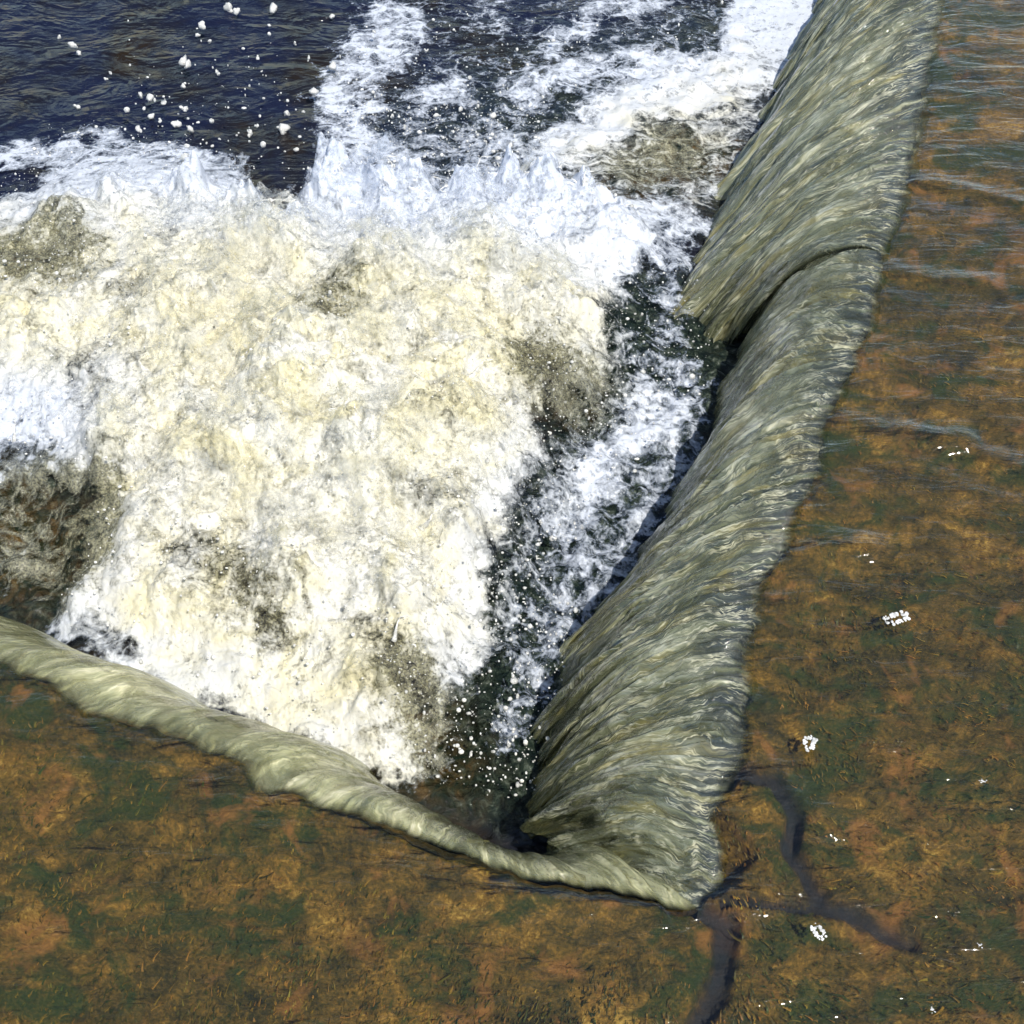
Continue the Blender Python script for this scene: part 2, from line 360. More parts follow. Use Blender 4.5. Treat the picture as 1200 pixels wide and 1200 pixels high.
# clear water sliding over the bed
RIPPLES = [[(1060,225),(1100,236),(1160,250),(1260,280)], [(960,545),(1040,532),(1110,540),(1170,562),(1240,590)], [(900,672),(950,664),(1010,660)],
           [(1030,330),(1090,345),(1150,350)], [(960,510),(1040,520),(1120,530)], [(880,850),(900,940),(960,980)], [(600,1060),(720,1075),(840,1075),(900,1060)]]
wz = .004 * fbm(BX * 4, BY * 9 + BX * 2, 5.1, 4)
wz = wz.ravel(); rip = np.zeros(len(P2))
vis = (np.abs(P2[:, 0]) < 2.2) & (P2[:, 1] < 4)
for ln in RIPPLES:
    d = np.full(len(P2), 9.0); d[vis] = seg_dist((P2 + warp * 1.5)[vis], ln)
    rip += .006 * np.exp(-(d / .028) ** 2) - .003 * np.exp(-((d - .055) / .03) ** 2)
wz += rip - .016 * np.exp(-RD.ravel() / .05)
uw = mesh_obj('water', np.stack([BX.ravel(), BY.ravel(), wz], -1), grid_faces(NL, NR), M['water'])
uw.name = 'shallow_water'; tag(uw, kind='structure')

# stone weir: drowned wall whose crest is the lip
WZ = np.linspace(0, 1, 60)
wx = np.zeros((NL, 60, 3)); inx = -OX / np.hypot(OX, OY); iny = -OY / np.hypot(OX, OY)
for k, v in enumerate(WZ):
    zz = -.028 - .9 * v ** 1.2; bul = .012 * fbm(lip_s * 9, zz * 9, 4.4, 4) * min(1, v * 8) + .045 * math.sqrt(min(1, v * 5))
    wx[:, k, 0] = lip[:, 0] + inx * bul; wx[:, k, 1] = lip[:, 1] + iny * bul; wx[:, k, 2] = zz
wall = mesh_obj('weir_wall', wx.reshape(-1, 3), grid_faces(NL, 60), M['brown'])
tag(wall, 'drowned brown stone weir meeting in a square corner under the falling water', 'weir')

# ------------------------------------------------------------------ falling water
def curtain(name, pairs, n, nu, label, power=2.2, amp=1.0, s0=0.0, mat='curtain', clear=None):
    T = ground([p[0] for p in pairs], [p[1] for p in pairs], 0.0); B = np.array([p[2] if len(p) == 3 and not np.isscalar(p[2]) else ground(p[2], p[3], POOL - .03) for p in pairs], float)
    d = np.concatenate([[0], np.cumsum(np.linalg.norm(np.diff(T[:, :2], axis=0), axis=1))])
    s = np.linspace(0, d[-1], n)
    # crest follows the real lip
    Tx = np.interp(s, d, T[:, 0]); Ty = np.interp(s, d, T[:, 1])
    def sm(a, k=30):
        for _ in range(k): a[1:-1] = (a[:-2] + 2 * a[1:-1] + a[2:]) / 4
        return a
    Tx, Ty = sm(Tx, 6), sm(Ty, 6)
    d2 = ((lip[None] - np.stack([Tx, Ty], -1)[:, None]) ** 2).sum(-1).argmin(1)
    Tx, Ty = sm(lip[d2, 0].copy(), 3), sm(lip[d2, 1].copy(), 3)
    Bx = sm(np.interp(s, d, B[:, 0])); By = sm(np.interp(s, d, B[:, 1])); hz = np.interp(s, d, B[:, 2])
    u = np.linspace(-.05, 1, nu)
    ss = (s + s0)[:, None] + 0 * u[None]; L = np.hypot(Bx - Tx, By - Ty)[:, None] + .4; vv = u[None] * L
    wob = .012 * fbm(ss * 5, vv * 2.5, 1.1, 2) * np.clip(u[None], 0, 1)
    f1 = fbm((ss + wob) * 9, vv * 1.6, 3.0, 3); f2 = fbm((ss + wob * 1.3) * 27, vv * 2.0, 6.0, 3); f3 = fbm((ss + wob) * 95, vv * 3.5, 9.0, 3)
    ridge = np.clip(1 - np.abs(f2) * 2.4, 0, 1) ** 1.6
    up = np.clip(u[None] * 4 + .3, 0, 1); uc = np.clip(u, 0, 1)
    disp = amp * (f1 * .034 * uc[None] ** .7 + (ridge - .4) * .011 * up + f3 * .0035 * up)
    thr = 1 + .08 * f1 * uc[None] + .05 * f2 * uc[None]               # ragged throw
    x = Tx[:, None] + (Bx - Tx)[:, None] * u[None] * thr; y = Ty[:, None] + (By - Ty)[:, None] * u[None] * thr
    z = -.012 + 0 * ss + (hz[:, None] + .012) * uc[None] ** power
    V = np.stack([x, y, z], -1)
    N = np.cross(np.gradient(V, axis=0), np.gradient(V, axis=1)); N /= np.linalg.norm(N, axis=-1, keepdims=True) + 1e-9
    N *= np.sign(N[..., 2:3] + 1e-6); disp = disp * sstep(-.05, .12, u)[None]
    V = V + N * disp[..., None]
    top = V.reshape(-1, 3)
    back = (V - N * (.002 + .018 * sstep(-.02, .4, u))[None, :, None]).reshape(-1, 3)
    fa = grid_faces(n, nu); nn = n * nu
    rim = []
    for k in range(nu - 1): rim += [(k, k + 1, nn + k + 1, nn + k), ((n - 1) * nu + k + 1, (n - 1) * nu + k, nn + (n - 1) * nu + k, nn + (n - 1) * nu + k + 1)]
    for k in range(n - 1): a = k * nu + nu - 1; b = a + nu; rim += [(a, b, nn + b, nn + a)]
    faces = np.concatenate([fa, fa[:, ::-1] + nn, np.array(rim)])
    uvc = np.stack([ss.ravel(), vv.ravel()], -1)
    r2 = np.clip(.3 + .6 * ridge + f3 * .5, 0, 1).ravel()
    cl_ = np.zeros(n) if clear is None else np.interp(s, d, clear)
    cl_ = np.repeat(cl_, nu) * (1 - sstep(.02, .36, np.tile(u, n)))
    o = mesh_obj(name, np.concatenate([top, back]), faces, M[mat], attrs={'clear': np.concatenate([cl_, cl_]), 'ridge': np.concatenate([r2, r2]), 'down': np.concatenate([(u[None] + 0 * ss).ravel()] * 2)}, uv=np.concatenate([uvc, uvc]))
    tag(o, label, 'waterfall', 'sheets of water falling over the weir')
    return V, u, N
def P(a, b): return (a[0], a[1], b[0], b[1])
far_pairs = [P((1230,-520),(1070,-330)), P((1165,-260),(968,-10)), P((1128,-110),(900,125)), P((1102,0),(842,235)), P((1082,110),(796,345)), P((1066,185),(800,385)), P((1056,240),(818,400)), P((1040,290),(850,410))]
near_pairs = [P((1056,232),(890,370)), P((1040,285),(862,410)), P((1020,360),(838,475)), P((1000,410),(812,550)), P((968,490),(745,665)), P((932,598),(668,775)), P((900,668),(626,850)), P((880,730),(612,900)), P((874,800),(614,938)),
              (868,870,tuple(ground(618,958,-.43))), (846,915,tuple(ground(612,966,-.38))), (836,950,tuple(ground(620,975,-.33))), (833,978,tuple(ground(640,985,-.28))), (845,1003,tuple(ground(672,1000,-.23))), (836,1036,tuple(ground(700,1016,-.18))), (820,1062,tuple(ground(725,1030,-.13)))]
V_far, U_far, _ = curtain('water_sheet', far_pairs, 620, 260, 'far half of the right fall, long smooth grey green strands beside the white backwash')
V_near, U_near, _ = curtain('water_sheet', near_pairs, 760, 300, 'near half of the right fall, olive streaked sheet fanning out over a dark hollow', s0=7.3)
left_t = [(818,1064),(770,1058),(700,1044),(640,1030),(580,1020),(520,992),(440,958),(380,940),(310,916),(290,884),(200,852),(105,828),(62,790),(0,772),(-120,722),(-400,600)]
lp = []
for k, (a, b) in enumerate(left_t):
    g = ground(a, b, 0.0); lp.append((a, b, (g[0] + .07 + .12 * min(1, max(0, k - 5) / 3), g[1] + .205, POOL - .03)))
for k, (qx_, qy_, qz_) in enumerate([(700,1012,-.20), (655,985,-.36)]):
    lp[k] = (lp[k][0], lp[k][1], tuple(ground(qx_, qy_, qz_)))
for k, q in ((2, (.02, 1.13, -.44)), (3, (-.025, 1.14, -.47)), (4, (-.07, 1.15, -.49))):
    lp[k] = (lp[k][0], lp[k][1], q)
def curtain_w(*a, **k): return curtain(*a, **k)
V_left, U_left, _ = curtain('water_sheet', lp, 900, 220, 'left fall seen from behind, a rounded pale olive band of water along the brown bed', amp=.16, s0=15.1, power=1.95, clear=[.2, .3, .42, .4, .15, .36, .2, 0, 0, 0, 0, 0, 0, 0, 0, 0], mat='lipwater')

# ------------------------------------------------------------------ the pool: foam cover maps in plan
RES = 4; X0 = -500; Y0 = -500; NM = 525
gx, gy = np.meshgrid(X0 + RES * np.arange(NM), Y0 + RES * np.arange(NM), indexing='xy')
def poly_mask(pts):
    inside = np.zeros(gx.shape, bool); n = len(pts)
    for k in range(n):
        (xa, ya), (xb, yb) = pts[k], pts[(k + 1) % n]
        if ya == yb: continue
        c = ((ya > gy) != (yb > gy)) & (gx < (xb - xa) * (gy - ya) / (yb - ya) + xa); inside ^= c
    return inside.astype(float)
def blur(a, px):
    k = max(1, int(px / RES / 1.6))
    for _ in range(3):
        for ax in (0, 1):
            p = np.pad(a, [(k + 1, k) if q == ax else (0, 0) for q in (0, 1)], mode='edge'); c = np.cumsum(p, axis=ax)
            a = (np.take(c, np.arange(2 * k + 1, c.shape[ax]), ax) - np.take(c, np.arange(0, c.shape[ax] - 2 * k - 1), ax)) / (2 * k + 1)
    return a
def lay(base, pts, val, soft):
    m = blur(poly_mask(pts), soft); return base * (1 - m) + val * m
def disc(x, y, rx, ry=None, a=0):
    ry = ry or rx; return [(x + rx * math.cos(t) * math.cos(a) - ry * math.sin(t) * math.sin(a), y + rx * math.cos(t) * math.sin(a) + ry * math.sin(t) * math.cos(a)) for t in np.linspace(0, 2 * math.pi, 20, endpoint=False)]
MAIN = [(-450,330),(-200,290),(0,262),(50,250),(100,225),(170,215),(240,215),(310,285),(370,262),(400,245),(440,250),(500,250),(560,245),(620,232),(700,245),(760,250),(835,255),(830,285),(790,325),(735,350),(700,410),(725,455),(690,500),(620,520),(640,560),(600,640),(565,720),(560,800),(520,870),(490,930),(390,910),(280,850),(150,805),(60,760),(100,700),(130,620),(70,560),(0,540),(-200,560),(-450,600)]
D = np.zeros(gx.shape)
for pts, val, soft in [
    ([(360,150),(380,60),(430,-60),(1000,-160),(950,60),(860,200),(640,230),(400,230)], .17, 40),
    ([(-300,195),(0,175),(60,165),(130,165),(290,200),(310,280),(230,270),(0,280),(-300,300)], .60, 10),
    ([(375,75),(420,45),(440,5),(485,5),(500,50),(465,80),(430,110),(450,160),(560,200),(640,235),(400,250),(370,120)], .60, 10),
    ([(530,-40),(580,-40),(595,35),(565,35)], .48, 8), ([(640,40),(700,0),(790,-40),(830,-20),(690,35),(660,65),(610,80)], .58, 10),
    ([(600,95),(650,80),(780,50),(800,80),(660,110),(600,125)], .56, 8),
    ([(490,100),(540,85),(550,120),(510,135),(475,115)], .58, 8),
    ([(430,190),(480,150),(620,140),(640,200),(560,215)], .40, 14),
    ([(700,110),(900,30),(960,30),(900,120),(860,180),(830,250),(640,230)], .48, 14),
    ([(622,195),(640,155),(720,120),(760,80),(850,55),(850,-10),(900,-120),(1010,-150),(960,40),(890,110),(820,130),(760,140),(700,180),(645,208)], .78, 12),
    (MAIN, .84, 14),
    ([(-60,205),(20,195),(60,205),(55,240),(10,250),(-60,245)], .12, 8),
    (disc(528,212,24,14), .15, 8), (disc(35,640,80,60), .44, 40), (disc(20,560,60,30), .5, 12), (disc(65,330,75,48,.1), .58, 34), (disc(400,430,40,28), .66, 14), (disc(170,395,30,22), .62, 10), (disc(110,490,30,30), .58, 12),
    (disc(230,690,40,30,-.4), .62, 14), (disc(300,740,70,34,.3), .62, 14), (disc(130,770,40,18,.3), .45, 8), (disc(650,480,50,36,.3), .50, 30), (disc(520,560,30,14,.7), .66, 8), (disc(500,640,20,10), .62, 8),
    ([(700,390),(800,440),(830,490),(800,560),(700,640),(620,760),(560,800),(600,640),(640,560),(690,510)], .36, 20),
    ([(745,440),(790,470),(830,480),(800,505),(700,580),(640,600),(660,575),(740,500)], .66, 10),
    ([(640,650),(760,640),(730,690),(620,740)], .40, 12),
    ([(880,160),(850,230),(800,300),(785,350),(810,420),(835,480),(800,560),(735,670),(660,780),(615,850),(600,900),(580,880),(600,800),(650,720),(720,620),(780,530),(800,470),(760,380),(770,300),(840,180)], .43, 16),
    (disc(490,860,60,34,1.1), .50, 26), ([(430,780),(470,770),(500,850),(470,870)], .52, 8)]:
    D = lay(D, pts, val, soft)
HT = np.zeros(gx.shape)
for pts, val, soft in [(MAIN, .10, 70), ([(150,330),(600,300),(640,420),(560,640),(470,720),(250,660),(120,480)], .19, 90), (disc(420,520,150,110), .25, 80), ([(330,275),(700,275),(690,320),(360,320)], .13, 40),
                       ([(100,720),(390,830),(420,900),(250,850),(80,770)], .06, 30)]:
    HT = lay(HT, pts, val, soft)
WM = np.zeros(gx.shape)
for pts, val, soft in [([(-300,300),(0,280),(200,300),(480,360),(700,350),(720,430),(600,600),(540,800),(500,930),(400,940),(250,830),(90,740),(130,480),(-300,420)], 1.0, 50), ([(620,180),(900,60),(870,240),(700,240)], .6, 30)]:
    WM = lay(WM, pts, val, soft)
OL = np.zeros(gx.shape)
for pts, val, soft in [(disc(65,330,80,50), .8, 20), (disc(770,195,70,36,-.3), .8, 14), (disc(650,480,70,50), .8, 20), (disc(60,640,100,90), 1.0, 20), (disc(490,850,70,50,1.1), .9, 20), (disc(300,740,80,40,.3), .35, 20), (disc(400,430,60,40), .5, 20)]:
    OL = lay(OL, pts, val, soft)
RG = np.zeros(gx.shape)
for pts, val, soft in [([(700,320),(880,330),(860,450),(700,760),(640,980),(480,930),(560,700),(640,520)], 1.0, 30), (disc(60,640,120,110), .8, 30), ([(420,150),(650,60),(900,0),(850,260),(500,240)], .5, 40)]:
    RG = lay(RG, pts, val, soft)
# plumes thrown up by the falling water
PL = np.zeros(gx.shape)
for (cx_, cy_, rr_, hh_) in [(392,258,26,.24),(425,262,22,.15),(470,268,34,.13),(592,262,22,.23),(640,268,28,.13),(690,275,30,.10),(300,285,22,.13),(545,270,20,.12),(520,300,60,.07),(235,258,24,.15),(150,268,34,.10),(90,285,40,.07),(720,300,40,.06),(330,350,55,.08),(450,390,60,.08),(580,370,60,.09),(230,420,60,.07),(370,500,60,.09),(500,470,50,.07),(640,410,46,.07),(150,560,50,.06),(280,590,60,.07),(430,620,60,.08),(540,560,50,.07),(360,720,55,.06),(470,740,50,.08),(540,680,40,.07),(220,720,50,.05),(300,800,40,.04),(60,420,60,.06),(440,840,34,.08)]:
    PL = np.maximum(PL, hh_ * np.exp(-((gx - cx_) ** 2 + ((gy - cy_) * 1.25) ** 2) / (2 * (rr_ * .62) ** 2)))
BR = np.zeros(gx.shape)
for pts, val, soft in [(disc(20,640,80,70), .9, 50), (disc(500,890,70,50,.8), .9, 40), (disc(790,200,90,45,-.3), .7, 20), (disc(65,330,80,50), .7, 20), (disc(650,480,60,40), .35, 20)]:
    BR = lay(BR, pts, val, soft)
CRT = np.zeros(gx.shape)
for pts, val, soft in [([(250,262),(740,250),(740,290),(250,300)], 1.0, 14), ([(-60,262),(120,240),(120,262),(-60,290)], .5, 14), ([(560,560),(640,560),(560,800),(500,880),(470,860)], .5, 20)]:
    CRT = lay(CRT, pts, val, soft)
def sample(img, px, py):
    fx = np.clip((px - X0) / RES, 0, NM - 1.001); fy = np.clip((py - Y0) / RES, 0, NM - 1.001)
    i = fx.astype(int); j = fy.astype(int); a = fx - i; b = fy - j
    return img[j, i] * (1 - a) * (1 - b) + img[j, i + 1] * a * (1 - b) + img[j + 1, i] * (1 - a) * b + img[j + 1, i + 1] * a * b

# dark pool
def pool_height(x, y, rg):
    return .010 * fbm(x * 2.2, y * 5, .7, 4) + rg * (.045 * fbm(x * 9, y * 9, 2.7, 4) + .05 * np.abs(fbm(x * 6, y * 6, 8.7, 3)))
px, py = np.meshgrid(np.arange(-1500, 1250, 3.0), np.arange(-760, 1150, 3.0), indexing='ij')
W = ground(px, py, POOL); x, y = W[..., 0], W[..., 1]
rg = sample(RG, px, py) * ((px > X0) & (py > Y0))
W[..., 2] += pool_height(x, y, rg)
pool = mesh_obj('pool_water', W.reshape(-1, 3), grid_faces(*px.shape), M['pool'], attrs={'rough': rg.ravel(), 'brown': (sample(BR, px, py) * ((px > X0) & (py > Y0))).ravel()})
tag(pool, kind='structure')

# foam: a solid churned body and two torn veils of spray standing over it
def foam_layer(STEP, lift, cut, veil, seed):
    px, py = np.meshgrid(np.arange(-330, 1000, STEP), np.arange(-200, 960, STEP), indexing='ij')
    W = ground(px, py, POOL); x, y = W[..., 0], W[..., 1]
    wxp = px + 26 * fbm(x * 7, y * 7, 11.0 + seed, 4); wyp = py + 26 * fbm(x * 7, y * 7, 14.0 + seed, 4)
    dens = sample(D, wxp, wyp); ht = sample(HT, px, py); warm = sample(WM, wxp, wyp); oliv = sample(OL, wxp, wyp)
    act = sstep(.02, .14, ht)
    qx = x + .05 * fbm(x * 6, y * 6, 21.0, 3); qy = y + .05 * fbm(x * 6, y * 6, 25.0, 3)
    big = fbm(qx * 6.5, qy * 6.5, 31.0, 3); rid = 1 - 2 * np.abs(fbm(qx * 13, qy * 13, 35.0 + seed, 3)); bil = np.abs(fbm(qx * 30, qy * 30, 38.0 + seed, 3)); fin = np.abs(fbm(x * 95, y * 95, 41.0 + seed, 3))
    h = .006 + ht * (1 + .34 * big) + act * ((.014 + .03 * veil) * rid * np.clip(.6 + big, 0, 1.2) + .016 * bil + .006 * fin) + (1 - act) * (.006 * bil + .004 * fin) * sstep(.3, .6, dens)
    h += sample(PL, wxp * .6 + px * .4, wyp * .6 + py * .4) * (.75 + .9 * fbm(x * 14, y * 14, 71.0 + seed * .01, 3)) * (1 + .35 * veil)
    h += .20 * sample(CRT, px, py) * np.clip(fbm(x * 10, y * 7, 77.0 + seed * .01, 4), 0, 1) ** 1.5
    W[..., 0] += act * (.016 * fbm(x * 18, y * 18, 51.0 + seed, 3) + .006 * fbm(x * 60, y * 60, 52.0, 2)); W[..., 1] += act * (.016 * fbm(x * 18, y * 18, 55.0 + seed, 3) + .006 * fbm(x * 60, y * 60, 57.0, 2))
    W[..., 2] += h + lift * act + pool_height(x, y, sample(RG, px, py))
    d2 = dens if not veil else dens * act - cut + .35 * fbm(x * 5, y * 5, 64.0 + seed, 3)
    fa = grid_faces(*px.shape, keep=d2 > .10)
    return compact(W.reshape(-1, 3), fa, d2.ravel(), warm.ravel(), oliv.ravel(), act.ravel())
parts = [foam_layer(1.45, 0, 0, 0.0, 0.0), foam_layer(2.3, .022, .44, 1.0, 100.0), foam_layer(2.6, .050, .54, 1.0, 200.0)]
FV, a1, a4 = parts[0][0], parts[0][2], parts[0][5]
off = np.cumsum([0] + [len(p[0]) for p in parts])
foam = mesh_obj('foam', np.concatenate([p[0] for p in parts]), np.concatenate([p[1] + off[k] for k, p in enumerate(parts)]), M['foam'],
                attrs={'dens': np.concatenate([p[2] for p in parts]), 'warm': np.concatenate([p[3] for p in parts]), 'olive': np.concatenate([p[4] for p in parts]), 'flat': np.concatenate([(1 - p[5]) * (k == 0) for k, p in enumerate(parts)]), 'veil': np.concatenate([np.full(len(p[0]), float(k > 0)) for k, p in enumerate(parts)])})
tag(foam, kind='stuff')

# ------------------------------------------------------------------ spray
import bmesh
def ico(sub):
    bm = bmesh.new(); bmesh.ops.create_icosphere(bm, subdivisions=sub, radius=1)
    v = np.array([p.co[:] for p in bm.verts]); f = np.array([[q.index for q in p.verts] for p in bm.faces]); bm.free(); return v, f
I1 = ico(1); I2 = ico(2)
def balls(C, R, base, stretch=.25):
    v, f = base; n = len(C)
    sc = 1 + stretch * rng.normal(size=(n, 1, 3)); sc = np.clip(sc, .5, 1.7)
    V = v[None] * R[:, None, None] * sc + C[:, None]
    Fc = f[None] + (np.arange(n) * len(v))[:, None, None]
    return V.reshape(-1, 3), Fc.reshape(-1, 3)
w = (a1 > .45) * (.15 + a4); w = w / w.sum()
pick = rng.choice(len(FV), 7000, p=w)
C = FV[pick] + np.stack([rng.normal(0, .012, len(pick)), rng.normal(0, .012, len(pick)), np.abs(rng.exponential(.016, len(pick)))], -1)
R = np.clip(rng.lognormal(math.log(.0014), .5, len(pick)), .0008, .006)
v1, f1_ = balls(C, R, I1)
# spray thrown beyond the foam edge
def spray_region(poly, n, zmax, rmed):
    m = poly_mask(poly).astype(bool); ys, xs = np.nonzero(m); k = rng.integers(0, len(xs), n)
    p = ground(gx[ys[k], xs[k]] + rng.uniform(-2, 2, n), gy[ys[k], xs[k]] + rng.uniform(-2, 2, n), POOL); p[:, 2] += rng.exponential(zmax, n) + .01
    return p, np.clip(rng.lognormal(math.log(rmed), .5, n), .0008, .009)
CC = []; RR = []
for poly, n, zm, rm in [([(380,180),(420,130),(640,130),(640,230),(380,260)], 900, .05, .0018), ([(0,240),(60,150),(290,190),(310,300),(0,330)], 700, .03, .0017), ([(150,190),(160,100),(330,80),(380,200),(290,240)], 160, .06, .0022),
                        ([(400,160),(380,60),(520,20),(850,20),(820,140),(640,180)], 420, .02, .0017), ([(690,330),(800,330),(840,450),(700,620),(560,760),(520,640)], 1300, .05, .0016), ([(480,760),(640,640),(680,760),(640,950),(480,920)], 900, .04, .0018)]:
    p, q = spray_region(poly, n, zm, rm); CC.append(p); RR.append(q)
v2, f2_ = balls(np.concatenate(CC), np.concatenate(RR), I1)
def tube(path, rad, nseg=14, seed=0.0):
    path = np.array(path, float); rad = np.array(rad, float); k = len(path); t = np.linspace(0, 1, k); tt = np.linspace(0, 1, 26)
    pth = np.stack([np.interp(tt, t, path[:, i]) for i in range(3)], -1); rd = np.interp(tt, t, rad)
    for _ in range(3): pth[1:-1] = (pth[:-2] + 2 * pth[1:-1] + pth[2:]) / 4
    V = []
    for q in range(26):
        d = pth[min(q + 1, 25)] - pth[max(q - 1, 0)]; d /= np.linalg.norm(d) + 1e-9
        a = np.cross(d, (0, 1, .2)); a /= np.linalg.norm(a); b = np.cross(d, a)
        e = rd[q] * (math.sin(min(1, (25 - q) / 3 + .05) * math.pi / 2))
        for s in range(nseg):
            th = 2 * math.pi * s / nseg; dirv = a * math.cos(th) + b * math.sin(th)
            V.append(pth[q] + dirv * e * (1 + .9 * fbm(dirv[0] * 1.1 + seed, dirv[1] * 1.1 + q * .30, dirv[2] * 1.1, 2)))
    Fs = []
    for q in range(25):
        for s in range(nseg): Fs.append((q * nseg + s, q * nseg + (s + 1) % nseg, (q + 1) * nseg + (s + 1) % nseg, (q + 1) * nseg + s))
    return np.array(V), np.array(Fs)
# thin torn strings of water among the drops
LG = []; LF = []; ln = 0
cand = np.nonzero((a1 > .5) & (a4 > .3))[0]
edge = [np.nonzero((np.abs(FV[:, 0] - ground(ex, ey, POOL)[0]) < .035) & (np.abs(FV[:, 1] - ground(ex, ey, POOL)[1]) < .06))[0] for ex in range(320, 700, 20) for ey in (255, 275)]
seeds = [c_[rng.integers(len(c_))] for c_ in edge if len(c_)] + list(rng.choice(cand, 40))
for c_ in seeds:
    p0 = FV[c_] + np.array([rng.normal(0, .012), rng.normal(0, .01), -.008]); dr = np.array([rng.normal(0, .5), rng.normal(.1, .4), rng.uniform(.3, 1.1)]); L_ = rng.uniform(.018, .065)
    v_, f_ = tube([p0, p0 + dr * L_ * .5, p0 + dr * L_ + np.array([rng.normal(0, .01), 0, -.012]), p0 + dr * L_ * 1.15 + np.array([rng.normal(0, .015), 0, -.022])], np.array([.010, .0036, .0016, .0026]) * rng.uniform(.4, 1.0), nseg=7, seed=float(rng.uniform(0, 50)))
    LG.append(v_); LF.append(f_ + ln); ln += len(v_)
lg_v = np.concatenate(LG); lg_f = np.concatenate(LF); lg_f = np.concatenate([lg_f[:, :3], lg_f[:, [0, 2, 3]]])
sp = mesh_obj('spray', np.concatenate([v1, v2, lg_v]), np.concatenate([f1_, f2_ + len(v1), lg_f + len(v1) + len(v2)]), M['drop'])
tag(sp, kind='stuff')

# larger drops flying over the dark water
DROPS = [(268,2,9),(278,14,6),(240,36,7),(232,35,4),(322,10,7),(318,46,3),(390,13,4),(217,72,9),(224,82,7),(246,42,3),(256,84,3),(259,93,3),(166,105,5),(217,101,4),(180,122,7),(178,130,5),(72,44,4),(90,60,6),(93,56,4),(132,86,3),(128,99,3),(92,119,4),(190,142,3),(220,134,5),
         (224,145,8),(210,146,6),(166,158,5),(250,165,3),(295,156,4),(304,154,3),(332,146,9),(338,133,5),(370,114,7),(356,125,4),(391,78,7),(350,182,5),(362,191,4),(325,246,6),(340,232,4),(578,130,6),(540,128,5),(512,142,4),(560,152,3),(598,170,4),(520,168,3),(460,130,4),(606,58,3),(440,44,3),(618,70,3),(500,60,3),(305,75,3),(346,44,3),(317,30,3),(364,74,3)]
proto = None
for k, (a, b, rr) in enumerate(DROPS):
    p = ground(a, b + 10, POOL)
    dist = np.linalg.norm(p - np.array([0, 0, HCAM])); R0 = rr * dist / F * .72
    if k % 4 == 0 or proto is None:
        v, f = I2; VV = []; FF = []
        for q in range(random.choice((1, 2, 3))):
            off = np.array([random.uniform(-.9, .9), random.uniform(-.9, .9), random.uniform(-.5, .5)]) * (q > 0); sz = 1 if q == 0 else random.uniform(.35, .7)
            jj = 1 + 1.0 * fbm(v[:, 0] * 1.1 + k + q, v[:, 1] * 1.1, v[:, 2] * 1.1, 3); VV.append(v * jj[:, None] * sz * .85 + off); FF.append(f + q * len(v))
        o = mesh_obj('water_drop', np.concatenate(VV), np.concatenate(FF), M['drop']); proto = o
    else:
        o = proto.copy(); COL.objects.link(o)
    o.location = (p[0], p[1], POOL + .012 + .02 * (k % 3)); o.scale = (R0, R0 * random.uniform(.7, 1.5), R0 * random.uniform(.6, 1.1)); o.rotation_euler = (random.random() * 6, random.random() * 6, random.random() * 6)
    tag(o, 'round white drop flung up over the dark water above the foam', 'water drop', 'drops flung over the dark water')

def jet(px_, py_, branches, label):
    base = ground(px_, py_, POOL); Vs = []; Fs = []; n = 0
    for bi, (pts, rads) in enumerate(branches):
        v, f = tube([(base[0] + q[0], base[1] + q[1], POOL + q[2]) for q in pts], rads, seed=bi * 3.1 + px_); Vs.append(v); Fs.append(f + n); n += len(v)
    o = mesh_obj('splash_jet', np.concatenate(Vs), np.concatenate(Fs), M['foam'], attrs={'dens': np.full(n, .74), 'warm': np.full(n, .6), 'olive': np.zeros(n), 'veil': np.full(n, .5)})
    tag(o, label, 'splash', 'jets thrown up at the edge of the foam')
jet(420, 258, [([(0,0,0),(-.02,0,.10),(-.05,0,.16),(-.075,0,.205)], [.05,.026,.018,.016]), ([(-.03,0,.08),(.02,0,.15),(.03,0,.17)], [.02,.009,.006]), ([(.06,0,0),(.075,0,.08),(.06,0,.13),(.075,0,.15)], [.04,.017,.008,.010]), ([(.11,0,0),(.12,0,.07),(.15,0,.11)], [.04,.013,.007])], 'tall leaning white jet of water with a knobbly head and torn strings')
jet(612, 258, [([(0,0,0),(-.005,0,.09),(-.02,0,.15),(.015,0,.20),(.03,0,.22)], [.05,.022,.014,.007,.008]), ([(-.01,0,.10),(-.03,0,.15),(-.07,0,.185)], [.018,.011,.006]), ([(-.08,0,0),(-.09,0,.06),(-.12,0,.10)], [.035,.013,.006])], 'forked white jet of water like a small antler')
jet(222, 205, [([(0,0,0),(0,0,.04),(.0,0,.08)], [.05,.022,.008]), ([(.03,0,0),(.045,0,.04)], [.03,.008]), ([(-.03,0,0),(-.05,0,.035)], [.025,.008])], 'short cone of water under two round drops')

